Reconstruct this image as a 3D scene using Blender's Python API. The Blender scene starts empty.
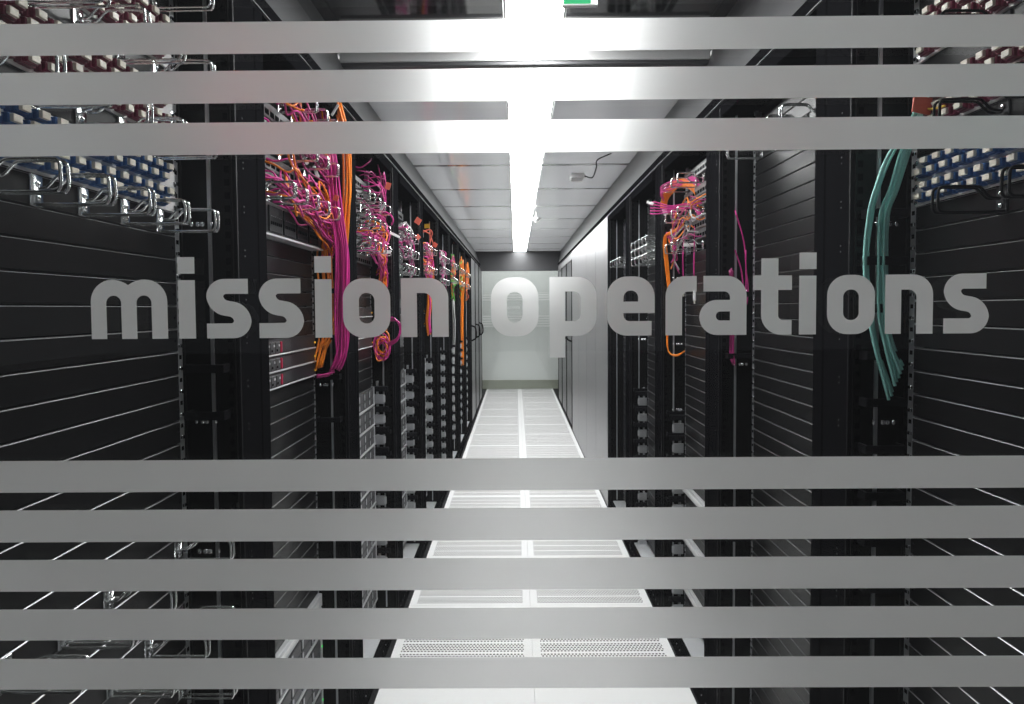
import bpy, math, random
from mathutils import Vector, Matrix, Euler
from mathutils.geometry import tessellate_polygon

# ------------------------------------------------------------ camera, world, exposure
C = bpy.context.scene.collection
scene = bpy.context.scene
F = 625.0
CAM = Vector((0, 0, 1.469))
YAW, PITCH, ROLL, SHY = math.radians(0.37), math.radians(-2.07), math.radians(0.40), -21.4 / 1024
cam_data = bpy.data.cameras.new('camera')
cam_data.sensor_width = 36
cam_data.lens = F / 1024 * 36
cam_data.shift_y = SHY
cam_data.clip_start = 0.02
cam = bpy.data.objects.new('camera', cam_data)
C.objects.link(cam)
RM = Matrix.Rotation(YAW, 3, 'Z') @ Matrix.Rotation(math.pi / 2 + PITCH, 3, 'X') @ Matrix.Rotation(-ROLL, 3, 'Z')
cam.matrix_world = Matrix.Translation(CAM) @ RM.to_4x4()
scene.camera = cam

world = bpy.data.worlds.new('world')
scene.world = world
world.use_nodes = True
world.node_tree.nodes['Background'].inputs[0].default_value = (0.9, 0.93, 1.0, 1)
world.node_tree.nodes['Background'].inputs[1].default_value = 0.14
vs = scene.view_settings
vs.view_transform = 'Standard'
vs.look = 'None'
vs.gamma = 1
vs.exposure = 0.0
vs.use_curve_mapping = False
LAMP = 34.0          # strength of the ceiling strip lights
al = bpy.data.lights.new('room_lamp_above_roof', 'AREA')
al.shape = 'RECTANGLE'
al.size, al.size_y = 1.2, 7.6
al.energy = 230
alo = bpy.data.objects.new('room_lamp_above_roof', al)
C.objects.link(alo)
alo.location = (0.05, 6.2, 3.1)
al2 = bpy.data.lights.new('room_lamp_beyond_header', 'AREA')
al2.shape = 'RECTANGLE'
al2.size, al2.size_y = 1.2, 0.8
al2.energy = 22
alo2 = bpy.data.objects.new('room_lamp_beyond_header', al2)
C.objects.link(alo2)
alo2.location = (0.05, 10.6, 3.1)
scene.cycles.max_bounces = 10
scene.cycles.transparent_max_bounces = 16


def ray(px, py):
    d = Vector(((px - 512) / F, (352 - py + SHY * 1024) / F, -1))
    return RM @ d


def W(px, py, Y):            # point of the place seen at a photo position, on the plane y = Y
    d = ray(px, py)
    return CAM + d * (Y / d.y)


def WX(px, py, X):           # the same on the plane x = X
    d = ray(px, py)
    return CAM + d * (X / d.x)


# ------------------------------------------------------------ materials
def principled(name, col, rough=0.5, metal=0.0, coat=0.0, noise=0.0, nscale=40, spec=None, stretch=None):
    m = bpy.data.materials.new(name)
    m.use_nodes = True
    nt = m.node_tree
    b = nt.nodes['Principled BSDF']
    b.inputs['Base Color'].default_value = (*col, 1)
    b.inputs['Roughness'].default_value = rough
    b.inputs['Metallic'].default_value = metal
    b.inputs['Coat Weight'].default_value = coat
    b.inputs['Coat Roughness'].default_value = 0.05
    if name == 'milky_roof_panel':
        b.inputs['Coat IOR'].default_value = 2.0
    if spec is not None:
        b.inputs['Specular IOR Level'].default_value = spec
    if noise:
        tc = nt.nodes.new('ShaderNodeTexCoord')
        mp = nt.nodes.new('ShaderNodeMapping')
        if stretch:
            mp.inputs['Scale'].default_value = stretch
        n = nt.nodes.new('ShaderNodeTexNoise')
        n.inputs['Scale'].default_value = nscale
        mr = nt.nodes.new('ShaderNodeMapRange')
        mr.inputs[3].default_value = 1 - noise
        mr.inputs[4].default_value = 1 + noise
        mx = nt.nodes.new('ShaderNodeVectorMath')
        mx.operation = 'SCALE'
        mx.inputs[0].default_value = col
        nt.links.new(tc.outputs['Object'], mp.inputs[0])
        nt.links.new(mp.outputs[0], n.inputs['Vector'])
        nt.links.new(n.outputs[0], mr.inputs[0])
        nt.links.new(mr.outputs[0], mx.inputs['Scale'])
        nt.links.new(mx.outputs[0], b.inputs['Base Color'])
    return m


M = {}
M['black'] = principled('black_steel', (0.010, 0.010, 0.012), 0.5, noise=0.2, spec=0.12)
M['blackpost'] = principled('black_post_steel', (0.006, 0.006, 0.007), 0.5, spec=0.0)
M['panel'] = principled('black_panel', (0.009, 0.009, 0.0095), 0.30, noise=0.25, nscale=9, spec=0.14)
M['inside'] = principled('rack_inside', (0.01, 0.01, 0.011), 0.6)
M['edge'] = principled('panel_lip_glint', (0.36, 0.36, 0.37), 0.4, 0.8)  # pale colour painting the lamp glint along the blanking panel lips
M['zinc'] = principled('zinc_plated', (0.5, 0.51, 0.53), 0.38, 0.8, noise=0.1)
M['chrome'] = principled('chromed_wire', (0.84, 0.86, 0.86), 0.2, 0.94)
M['screw'] = principled('screw_steel', (0.85, 0.86, 0.88), 0.18, 1.0)
M['plate'] = principled('patch_panel_plate', (0.72, 0.71, 0.71), 0.45, 0.0, noise=0.08)
M['port'] = principled('port_panel_steel', (0.10, 0.10, 0.105), 0.4, 0.3)
M['blue'] = principled('blue_plastic', (0.02, 0.085, 0.24), 0.4)
M['burgundy'] = principled('burgundy_plastic', (0.15, 0.012, 0.04), 0.4)
M['cream'] = principled('cream_plastic', (0.62, 0.58, 0.5), 0.45)
M['silver'] = principled('silver_face', (0.62, 0.63, 0.65), 0.35, 0.4)
M['server'] = principled('server_bezel', (0.022, 0.022, 0.024), 0.4, noise=0.2)
M['drive'] = principled('drive_caddy', (0.09, 0.09, 0.095), 0.45, 0.3)
M['redplastic'] = principled('red_plastic', (0.6, 0.02, 0.08), 0.4)
M['magenta'] = principled('magenta_cable', (0.55, 0.03, 0.24), 0.4)
M['darkmagenta'] = principled('plum_cable', (0.3, 0.02, 0.13), 0.4)
M['orange'] = principled('orange_cable', (0.85, 0.23, 0.015), 0.38)
M['teal'] = principled('teal_cable', (0.36, 0.76, 0.70), 0.4)
M['green'] = principled('green_cable', (0.1, 0.55, 0.06), 0.4)
M['grey_cable'] = principled('grey_cable', (0.5, 0.5, 0.5), 0.4)
M['white'] = principled('white_plastic', (0.8, 0.8, 0.8), 0.4)
M['salmon'] = principled('salmon_tag', (0.72, 0.15, 0.1), 0.5)
M['yellow'] = principled('yellow_plastic', (0.8, 0.5, 0.05), 0.4)
M['tile'] = principled('white_floor_laminate', (0.80, 0.80, 0.80), 0.5, noise=0.02, nscale=6, spec=0.2)
M['fascia'] = principled('grey_aluminium_fascia', (0.10, 0.10, 0.105), 0.4, 0.2)
M['roof'] = principled('milky_roof_panel', (0.55, 0.55, 0.56), 0.12, coat=1.0)
_nt = M['roof'].node_tree
_t = _nt.nodes.new('ShaderNodeBsdfTranslucent')
_t.inputs[0].default_value = (0.6, 0.6, 0.61, 1)
_m = _nt.nodes.new('ShaderNodeMixShader')
_m.inputs[0].default_value = 0.4
_nt.links.new(_nt.nodes['Principled BSDF'].outputs[0], _m.inputs[1])
_nt.links.new(_t.outputs[0], _m.inputs[2])
_nt.links.new(_m.outputs[0], _nt.nodes['Material Output'].inputs[0])
M['roofdark'] = principled('smoked_roof_panel', (0.035, 0.036, 0.038), 0.08, coat=0.9)
M['barsteel'] = principled('polished_bar_steel', (0.92, 0.92, 0.92), 0.18, 1.0)
M['bar'] = principled('pale_bar_aluminium', (0.8, 0.8, 0.8), 0.35)
M['brushed'] = principled('brushed_steel_cladding', (0.42, 0.42, 0.43), 0.40, 0.8, noise=0.06, nscale=6, stretch=(30, 30, 1))
M['header'] = principled('dark_header', (0.03, 0.03, 0.033), 0.4)
M['cabinet'] = principled('cabinet_grey', (0.11, 0.11, 0.115), 0.35, 0.3)
M['lobby'] = principled('lobby_floor', (0.55, 0.54, 0.53), 0.6)
M['room'] = principled('room_wall', (0.25, 0.25, 0.25), 0.7)
M['whitewall'] = principled('white_gloss_wall', (0.85, 0.86, 0.85), 0.06, coat=1.0)
M['skirt'] = principled('olive_grey_skirting', (0.36, 0.37, 0.31), 0.4)


def emission(name, col, s):
    m = bpy.data.materials.new(name)
    m.use_nodes = True
    nt = m.node_tree
    nt.nodes.remove(nt.nodes['Principled BSDF'])
    e = nt.nodes.new('ShaderNodeEmission')
    e.inputs[0].default_value = (*col, 1)
    e.inputs[1].default_value = s
    nt.links.new(e.outputs[0], nt.nodes['Material Output'].inputs[0])
    return m


M['lamp'] = emission('strip_light_diffuser', (1, 1, 1), LAMP)
M['led_green'] = emission('green_led', (0.1, 1, 0.2), 1.5)
M['led_amber'] = emission('amber_led', (1, 0.5, 0.05), 0.8)
M['signgreen'] = emission('lit_green_sign', (0.1, 0.85, 0.35), 0.8)


def glass_mat():
    m = bpy.data.materials.new('clear_glass')
    m.use_nodes = True
    nt = m.node_tree
    nt.nodes.remove(nt.nodes['Principled BSDF'])
    t = nt.nodes.new('ShaderNodeBsdfTransparent')
    t.inputs[0].default_value = (0.955, 0.965, 0.96, 1)
    g = nt.nodes.new('ShaderNodeBsdfGlossy')
    g.inputs['Roughness'].default_value = 0.0
    f = nt.nodes.new('ShaderNodeFresnel')
    ge = nt.nodes.new('ShaderNodeNewGeometry')
    mr = nt.nodes.new('ShaderNodeMapRange')
    mr.inputs[3].default_value = 1.45
    mr.inputs[4].default_value = 1 / 1.45
    nt.links.new(ge.outputs['Backfacing'], mr.inputs[0])
    nt.links.new(mr.outputs[0], f.inputs[0])
    mx = nt.nodes.new('ShaderNodeMixShader')
    nt.links.new(f.outputs[0], mx.inputs[0])
    nt.links.new(t.outputs[0], mx.inputs[1])
    nt.links.new(g.outputs[0], mx.inputs[2])
    nt.links.new(mx.outputs[0], nt.nodes['Material Output'].inputs[0])
    return m


def film_mat():
    m = bpy.data.materials.new('frosted_film')
    m.use_nodes = True
    nt = m.node_tree
    nt.nodes.remove(nt.nodes['Principled BSDF'])
    d = nt.nodes.new('ShaderNodeBsdfDiffuse')
    d.inputs[0].default_value = (0.62, 0.62, 0.61, 1)
    t = nt.nodes.new('ShaderNodeBsdfTranslucent')
    t.inputs[0].default_value = (0.76, 0.76, 0.75, 1)
    r = nt.nodes.new('ShaderNodeBsdfRefraction')
    r.inputs['Roughness'].default_value = 0.5
    r.inputs['IOR'].default_value = 1.5
    m1 = nt.nodes.new('ShaderNodeMixShader')
    m1.inputs[0].default_value = 0.58
    m2 = nt.nodes.new('ShaderNodeMixShader')
    m2.inputs[0].default_value = 0.22
    nt.links.new(t.outputs[0], m1.inputs[1])
    nt.links.new(r.outputs[0], m1.inputs[2])
    nt.links.new(m1.outputs[0], m2.inputs[1])
    nt.links.new(d.outputs[0], m2.inputs[2])
    nt.links.new(m2.outputs[0], nt.nodes['Material Output'].inputs[0])
    return m


M['glass'] = glass_mat()
M['film'] = film_mat()


def perforated_mat():
    m = bpy.data.materials.new('perforated_white_steel')
    m.use_nodes = True
    nt = m.node_tree
    b = nt.nodes['Principled BSDF']
    b.inputs['Roughness'].default_value = 0.5
    b.inputs['Specular IOR Level'].default_value = 0.2
    tc = nt.nodes.new('ShaderNodeTexCoord')
    sp = nt.nodes.new('ShaderNodeSeparateXYZ')
    nt.links.new(tc.outputs['Object'], sp.inputs[0])

    def mt(op, a, c=None, d=None):
        n = nt.nodes.new('ShaderNodeMath')
        n.operation = op
        for i, v in enumerate((a, c, d)):
            if v is None:
                continue
            if isinstance(v, (int, float)):
                n.inputs[i].default_value = v
            else:
                nt.links.new(v, n.inputs[i])
        return n.outputs[0]
    x, y = sp.outputs[0], sp.outputs[1]          # tile local: 0..0.6
    band = mt('FRACT', mt('DIVIDE', mt('SUBTRACT', y, 0.02), 0.08))      # 7 bands
    row = mt('MULTIPLY', band, 5.85)
    rowi = mt('FLOOR', row)
    inrows = mt('LESS_THAN', row, 5.0)
    ry = mt('SUBTRACT', mt('FRACT', row), 0.5)
    sh = mt('MULTIPLY', mt('MODULO', rowi, 2.0), 0.5)
    rx = mt('SUBTRACT', mt('FRACT', mt('ADD', mt('DIVIDE', x, 0.0148), sh)), 0.5)
    dist = mt('ADD', mt('POWER', mt('MULTIPLY', rx, 0.0148), 2.0), mt('POWER', mt('MULTIPLY', ry, 0.0137), 2.0))
    hole = mt('LESS_THAN', dist, 0.0050 ** 2)
    ix = mt('MULTIPLY', mt('GREATER_THAN', x, 0.036), mt('LESS_THAN', x, 0.564))
    iy = mt('MULTIPLY', mt('GREATER_THAN', y, 0.02), mt('LESS_THAN', y, 0.58))
    f = mt('MULTIPLY', mt('MULTIPLY', hole, inrows), mt('MULTIPLY', ix, iy))
    mx = nt.nodes.new('ShaderNodeMix')
    mx.data_type = 'RGBA'
    mx.inputs[6].default_value = (0.80, 0.80, 0.80, 1)
    mx.inputs[7].default_value = (0.02, 0.018, 0.018, 1)
    nt.links.new(f, mx.inputs[0])
    nt.links.new(mx.outputs[2], b.inputs['Base Color'])
    return m


M['perf'] = perforated_mat()


def perf_bezel_mat():
    m = bpy.data.materials.new('mesh_bezel')
    m.use_nodes = True
    nt = m.node_tree
    b = nt.nodes['Principled BSDF']
    b.inputs['Roughness'].default_value = 0.4
    tc = nt.nodes.new('ShaderNodeTexCoord')
    ck = nt.nodes.new('ShaderNodeTexChecker')
    ck.inputs['Scale'].default_value = 160
    ck.inputs[1].default_value = (0.10, 0.10, 0.105, 1)
    ck.inputs[2].default_value = (0.006, 0.006, 0.006, 1)
    nt.links.new(tc.outputs['Object'], ck.inputs[0])
    nt.links.new(ck.outputs[0], b.inputs['Base Color'])
    return m


M['bezel'] = perf_bezel_mat()


# ------------------------------------------------------------ mesh helpers
class MB:
    def __init__(s):
        s.v, s.f, s.m, s.mats = [], [], [], []

    def mi(s, mat):
        if mat not in s.mats:
            s.mats.append(mat)
        return s.mats.index(mat)

    def add(s, vs, fs, mat):
        o = len(s.v)
        s.v += [tuple(p) for p in vs]
        k = s.mi(mat)
        for f in fs:
            s.f.append(tuple(i + o for i in f))
            s.m.append(k)

    def box(s, x0, x1, y0, y1, z0, z1, mat, bev=0.0):
        x0, x1 = min(x0, x1), max(x0, x1)
        y0, y1 = min(y0, y1), max(y0, y1)
        z0, z1 = min(z0, z1), max(z0, z1)
        if bev <= 0:
            v = [(x, y, z) for x in (x0, x1) for y in (y0, y1) for z in (z0, z1)]
            f = [(0, 1, 3, 2), (4, 6, 7, 5), (0, 4, 5, 1), (2, 3, 7, 6), (0, 2, 6, 4), (1, 5, 7, 3)]
            s.add(v, f, mat)
            return s
        b = min(bev, (x1 - x0) / 2.01, (y1 - y0) / 2.01, (z1 - z0) / 2.01)
        idx, v = {}, []
        for cx in (0, 1):
            for cy in (0, 1):
                for cz in (0, 1):
                    px, py, pz = (x0, x1)[cx], (y0, y1)[cy], (z0, z1)[cz]
                    ix, iy, iz = px + (b, -b)[cx], py + (b, -b)[cy], pz + (b, -b)[cz]
                    for ax, p in enumerate(((px, iy, iz), (ix, py, iz), (ix, iy, pz))):
                        idx[(cx, cy, cz, ax)] = len(v)
                        v.append(p)
        I = lambda a, b_, c, ax: idx[(a, b_, c, ax)]
        f = []
        for a in (0, 1):
            q = [I(a, 0, 0, 0), I(a, 1, 0, 0), I(a, 1, 1, 0), I(a, 0, 1, 0)]
            f.append(q if a else q[::-1])
            q = [I(0, a, 0, 1), I(0, a, 1, 1), I(1, a, 1, 1), I(1, a, 0, 1)]
            f.append(q if a else q[::-1])
            q = [I(0, 0, a, 2), I(1, 0, a, 2), I(1, 1, a, 2), I(0, 1, a, 2)]
            f.append(q if a else q[::-1])
        for a in (0, 1):
            for c in (0, 1):
                f.append([I(a, c, 0, 0), I(a, c, 1, 0), I(a, c, 1, 1), I(a, c, 0, 1)])
                f.append([I(a, 0, c, 0), I(a, 1, c, 0), I(a, 1, c, 2), I(a, 0, c, 2)])
                f.append([I(0, a, c, 1), I(1, a, c, 1), I(1, a, c, 2), I(0, a, c, 2)])
                for e in (0, 1):
                    f.append([I(a, c, e, 0), I(a, c, e, 1), I(a, c, e, 2)])
        s.add(v, f, mat)
        return s

    def tube(s, pts, r, mat, n=6, cap=True):
        pts = [Vector(p) for p in pts]
        vs, fs = [], []
        t = (pts[1] - pts[0]).normalized()
        up = Vector((0, 0, 1)) if abs(t.z) < 0.9 else Vector((0, 1, 0))
        nrm = t.cross(up).normalized()
        for i, p in enumerate(pts):
            a = pts[max(i - 1, 0)]
            c = pts[min(i + 1, len(pts) - 1)]
            tt = (c - a)
            tt = tt.normalized() if tt.length > 1e-9 else t
            nrm = (nrm - tt * nrm.dot(tt))
            nrm = nrm.normalized() if nrm.length > 1e-6 else tt.orthogonal().normalized()
            bn = tt.cross(nrm)
            for k in range(n):
                an = 2 * math.pi * k / n
                vs.append(p + (nrm * math.cos(an) + bn * math.sin(an)) * r)
        for i in range(len(pts) - 1):
            for k in range(n):
                k2 = (k + 1) % n
                fs.append((i * n + k, i * n + k2, (i + 1) * n + k2, (i + 1) * n + k))
        if cap:
            fs.append(tuple(range(n))[::-1])
            fs.append(tuple((len(pts) - 1) * n + k for k in range(n)))
        s.add(vs, fs, mat)
        return s

    def disc(s, c, axis, r, h, mat, n=10):
        a = Vector(axis).normalized()
        c = Vector(c)
        o = a.orthogonal().normalized()
        b = a.cross(o)
        vs = []
        for hh, rr in ((0, r), (h * 0.6, r), (h, r * 0.6)):
            for k in range(n):
                an = 2 * math.pi * k / n
                vs.append(c + a * hh + (o * math.cos(an) + b * math.sin(an)) * rr)
        fs = []
        for i in range(2):
            for k in range(n):
                k2 = (k + 1) % n
                fs.append((i * n + k, i * n + k2, (i + 1) * n + k2, (i + 1) * n + k))
        fs.append(tuple(2 * n + k for k in range(n)))
        fs.append(tuple(range(n))[::-1])
        s.add(vs, fs, mat)
        return s

    def mesh(s, name, smooth=False):
        me = bpy.data.meshes.new(name)
        me.from_pydata(s.v, [], s.f)
        for m in s.mats:
            me.materials.append(M[m] if isinstance(m, str) else m)
        me.polygons.foreach_set('material_index', s.m)
        if smooth:
            me.polygons.foreach_set('use_smooth', [True] * len(s.f))
        me.update()
        return me


def smooth_path(pts, n=6):
    P = [Vector(p) for p in pts]
    P = [P[0] * 2 - P[1]] + P + [P[-1] * 2 - P[-2]]
    out = []
    for i in range(1, len(P) - 2):
        a, b, c, d = P[i - 1:i + 3]
        for k in range(n):
            t = k / n
            out.append(0.5 * ((2 * b) + (c - a) * t + (2 * a - 5 * b + 4 * c - d) * t * t + (3 * b - a - 3 * c + d) * t ** 3))
    out.append(P[-2])
    return out


def put(name, me, parent=None, loc=(0, 0, 0), rot=(0, 0, 0), label=None, cat=None, group=None, kind=None):
    o = bpy.data.objects.new(name, me)
    C.objects.link(o)
    o.location = loc
    o.rotation_euler = rot
    if parent:
        o.parent = parent
    for k, v in (('label', label), ('category', cat), ('group', group), ('kind', kind)):
        if v:
            o[k] = v
    return o


def struct(name, mb, label=None):
    return put(name, mb.mesh(name), kind='structure', label=label)


def thing(name, label, cat, loc, rz=0, group=None, kind=None):
    return put(name, None, None, loc, (0, 0, rz), label, cat, group, kind)


ORD = ['first', 'second', 'third', 'fourth', 'fifth', 'sixth', 'seventh', 'eighth', 'ninth', 'tenth', 'eleventh', 'twelfth', 'thirteenth', 'fourteenth']
U = 0.04445
Z0 = 0.1
XL, XR = -0.651, 0.76          # mounting planes of the two rows
FX = 0.091                     # rack front, measured from the mounting plane
GY = 0.55                      # the glass door

# ------------------------------------------------------------ setting
TX = (-0.539, 0.061, 0.661)
mb = MB()
mb.box(-1.45, 1.55, 0.5, 11.6, -0.10, -0.03, 'room')
mb.box(-14, 14, -20, 0.5, -0.10, 0.0, 'lobby')
struct('floor', mb, 'concrete slab under the raised floor')
mb = MB()
for i in range(2):
    y = 0.64 - 0.04
    mb.box(TX[i] + 0.0006, TX[i + 1] - 0.0006, 0.5, 0.6, -0.03, 0, 'tile')
    while y < 2.43:
        y1 = min(y + 0.6, 2.44)
        mb.box(TX[i] + 0.0006, TX[i + 1] - 0.0006, y + 0.0006, y1 - 0.0006, -0.03, 0, 'tile')
        y += 0.6
mb.box(-1.45, TX[0] - 0.001, 0.5, 11.6, -0.03, -0.002, 'black')
mb.box(TX[2] + 0.001, 1.55, 0.5, 11.6, -0.03, -0.002, 'black')
struct('floor', mb, 'plain white raised floor tiles just behind the glass door')

perf = MB().box(0.0008, 0.5992, 0.0008, 0.5992, -0.03, 0.0, 'perf').mesh('perforated_floor_tile')
k = 0
Y = 2.44
while Y < 11.2:
    for i in range(2):
        put('perforated_floor_tile', perf, None, (TX[i], Y, 0), label='white perforated metal floor tile in the aisle between the racks',
            cat='floor tile', group='perforated floor tiles along the aisle')
    Y += 0.6
    k += 1

# outer room
struct('wall_left', MB().box(-1.5, -1.45, GY - 0.03, 11.6, -0.1, 3.2, 'room'))
struct('wall_right', MB().box(1.55, 1.6, GY - 0.03, 11.6, -0.1, 3.2, 'room'))
struct('wall_back', MB().box(-1.5, 1.6, 11.35, 11.5, -0.1, 3.2, 'whitewall'), 'glossy white end wall reflecting the aisle')
struct('baseboard_back', MB().box(-1.45, 1.55, 11.325, 11.35, 0, 0.16, 'skirt'), 'olive grey skirting along the white end wall')
struct('ceiling', MB().box(-1.5, 1.6, GY - 0.03, 11.6, 3.2, 3.27, 'room'))

# containment roof
RZ = 2.369
RX0, RX1 = -0.645, 0.72
bars = [2.38 + 0.8 * i for i in range(10)] + [9.98]
mb = MB()
for xa, xb in ((RX0 - 0.03, -0.036), (0.176, RX1 + 0.03)):
    mb.box(xa, xb, 0.62, 2.334, RZ + 0.09, RZ + 0.11, 'roofdark')
mb.box(RX0 - 0.03, RX0 - 0.005, 0.62, 2.334, RZ + 0.02, RZ + 0.09, 'fascia')
mb.box(RX1 + 0.005, RX1 + 0.03, 0.62, 2.334, RZ + 0.02, RZ + 0.09, 'fascia')
struct('ceiling', mb, 'smoked roof panel nearest the glass door')
for i in range(len(bars) - 1):
    mb = MB()
    a, b = bars[i] + (0.02 if i == 0 else 0.0125), bars[i + 1] - 0.0125
    mb.box(RX0, -0.035, a, b, RZ + 0.004, RZ + 0.02, 'roof', 0.001)
    mb.box(0.178, RX1, a, b, RZ + 0.004, RZ + 0.02, 'roof', 0.001)
    struct('ceiling', mb, 'pale glossy roof panel over the aisle')
n = 1
for i, y in enumerate(bars):
    mb = MB()
    if i == 0:
        mb.box(RX0, RX1, y - 0.04, y + 0.02, RZ - 0.004, RZ + 0.010, 'fascia', 0.002)
        mb.box(RX0, RX1, y - 0.043, y - 0.0, RZ + 0.011, RZ + 0.115, 'bar', 0.002)
    else:
        mb.box(RX0, RX1, y - 0.024, y + 0.024, RZ + 0.0005, RZ + 0.0035, 'barsteel', 0.0008)
    struct('trim_%d' % n, mb, 'pale cross bar of the aisle roof')
    n += 1
for sx, xf, xo in ((-1, XL + FX, RX0), (1, XR - FX, RX1)):
    mb = MB()
    # sloped fascia from the rack tops up to the roof panels
    x0, x1 = xf + sx * 0.012, xo
    y0, y1 = 0.6, 10.0
    t = sx * 0.02
    v = [(x0, y0, 2.175), (x1, y0, RZ + 0.02), (x1 + t, y0, RZ + 0.02), (x0 + t, y0, 2.175)]
    v += [(a, y1, c) for a, _, c in v]
    mb.add(v, [(0, 1, 2, 3), (7, 6, 5, 4), (0, 4, 5, 1), (1, 5, 6, 2), (2, 6, 7, 3), (3, 7, 4, 0)], 'fascia')
    struct('trim_%d' % n, mb, 'grey fascia between rack tops and roof')
    n += 1
    mb = MB()
    mb.box(xf + sx * 0.005, xf + sx * 0.06, 0.6, 10.0, 2.133, 2.175, 'blackpost', 0.003)
    mb.box(xf - sx * 0.001, xf + sx * 0.006, 0.6, 10.0, 2.132, 2.1345, 'cabinet')
    struct('trim_%d' % n, mb, 'thin black rail running along the rack tops')
    n += 1
    struct('trim_%d' % n, MB().box(xo + sx * 0.02, xo + sx * 0.9, 0.6, 10.0, RZ + 0.03, RZ + 0.06, 'room'))
    n += 1
struct('trim_%d' % n, MB().box(-0.75, 0.85, 9.99, 10.07, 2.06, RZ + 0.03, 'header', 0.003), 'dark header beam at the far end of the aisle')
n += 1
struct('trim_%d' % n, MB().box(-0.75, -0.575, 10.15, 10.2, 0, 2.1, 'cabinet').box(0.70, 0.85, 10.15, 10.2, 0, 2.1, 'cabinet'), 'grey jambs below the header')
n += 1

# strip lights
lb = [1.0, 1.57] + bars
for i in range(len(lb) - 1):
    a, b = lb[i] + 0.014, lb[i + 1] - 0.014
    if i == 1:
        b -= 0.035
    if i == 2:
        a += 0.01
    t = thing('ceiling_light', '%s strip light from the glass door in the roof of the aisle' % ORD[i], 'light', (0.07, (a + b) / 2, RZ + (0.088 if i < 2 else 0.0)), 0, 'strip lights in the aisle roof')
    h = (b - a) / 2
    mb = MB()
    mb.box(-0.104, -0.096, -h, h, -0.004, 0.03, 'bar').box(0.096, 0.104, -h, h, -0.004, 0.03, 'bar').box(-0.104, 0.104, -h, h, 0.03, 0.034, 'bar')
    put('housing', mb.mesh('housing'), t)
    put('diffuser', MB().box(-0.096, 0.096, -h, h, 0.0, 0.006, 'lamp').mesh('diffuser'), t)


# ------------------------------------------------------------ lettering
def rp(pts):
    out = []
    nP = len(pts)
    for i, p in enumerate(pts):
        x, y = p[0], p[1]
        r = p[2] if len(p) > 2 else 0
        P = Vector((x, y))
        if r <= 0:
            out.append(P)
            continue
        A = Vector(pts[i - 1][:2]) - P
        B = Vector(pts[(i + 1) % nP][:2]) - P
        d = min(r, A.length * 0.98, B.length * 0.98)
        a, b = P + A.normalized() * d, P + B.normalized() * d
        for k in range(9):
            t = k / 8
            # superelliptic corner, close to a circular arc
            w = (1 - t) ** 2, 2 * t * (1 - t) * 0.7071, t ** 2
            sm = sum(w)
            out.append((a * w[0] + P * w[1] + b * w[2]) / sm)
    return out


GL = {
    'm': [[(0, 0), (0, 59.5, 22), (31, 59.5, 9), (38, 54), (45, 59.5, 9), (77, 59.5, 22), (77, 0), (61, 0), (61, 43.5, 7.4), (46, 43.5, 7.4), (46, 0), (30.5, 0), (30.5, 43.5, 7.4), (15.5, 43.5, 7.4), (15.5, 0)]],
    'i': [[(0, 0), (0, 58.5), (17, 58.5), (17, 0)]],
    'dot': [[(0, 65), (0, 81.5), (17, 81.5), (17, 65)]],
    's': [[(42, 59.5), (42, 44.5), (17, 44.5, 3), (17, 38.5, 4.5), (45, 33.5, 17), (45, 0, 18), (0, 0), (0, 15), (27.5, 15, 3), (27.5, 21, 4.5), (0, 26, 17), (0, 59.5, 18)]],
    'o': [[(0, 0, 20), (0, 59, 20), (47.5, 59, 20), (47.5, 0, 20)], [(16, 14, 7.4), (16, 44.5, 7.4), (31.5, 44.5, 7.4), (31.5, 14, 7.4)]],
    'n': [[(0, 0), (0, 59), (47.5, 59, 20), (47.5, 0), (31, 0), (31, 44, 8), (16, 44), (16, 0)]],
    'p': [[(0, -21.5), (0, 59), (47, 59, 19), (47, 0, 19), (15.5, 0), (15.5, -21.5)], [(15.5, 15), (15.5, 44.5), (31, 44.5, 7), (31, 15, 7)]],
    'e': [[(44.5, 0), (0, 0, 20), (0, 59, 20), (47.5, 59, 20), (47.5, 22.5), (16.5, 22.5), (16.5, 14.5, 6), (44.5, 14.5)], [(16.5, 34), (16.5, 45, 7), (31, 45, 7), (31, 34)]],
    'r': [[(0, 0), (0, 59, 20), (31, 59), (31, 43.5), (16.5, 43.5, 6), (16.5, 0)]],
    'a': [[(4, 59), (47, 59, 20), (47, 0), (0, 0, 18), (0, 35, 17), (30.5, 35), (30.5, 43.5, 6), (4, 43.5)], [(16.5, 14.5, 4.5), (16.5, 23.5, 4.5), (30.5, 23.5), (30.5, 14.5)]],
    't': [[(8, 76), (25, 76), (25, 59), (38.5, 59), (38.5, 44.5), (25, 44.5), (25, 14.5, 5), (38.5, 14.5), (38.5, 0), (8, 0, 20), (8, 44.5), (0, 44.5), (0, 59), (8, 59)]],
}
GF = GY - 0.0048     # plane of the film
GS = GF / F


def glyph_mesh(ch, sc):
    loops = [rp(c) for c in GL[ch]]
    vs, fs = [], []
    for part in ([loops] if ch != 'i' else [loops, [rp(GL['dot'][0])]]):
        flat = [p for l in part for p in l]
        tris = tessellate_polygon([[Vector((p.x, p.y, 0)) for p in l] for l in part])
        o = len(vs)
        vs += [(p.x * sc, 0, p.y * sc) for p in flat]
        fs += [tuple(i + o for i in t) for t in tris]
    mb = MB()
    mb.add(vs, fs, 'film')
    return mb.mesh('letter_' + ch)


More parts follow.
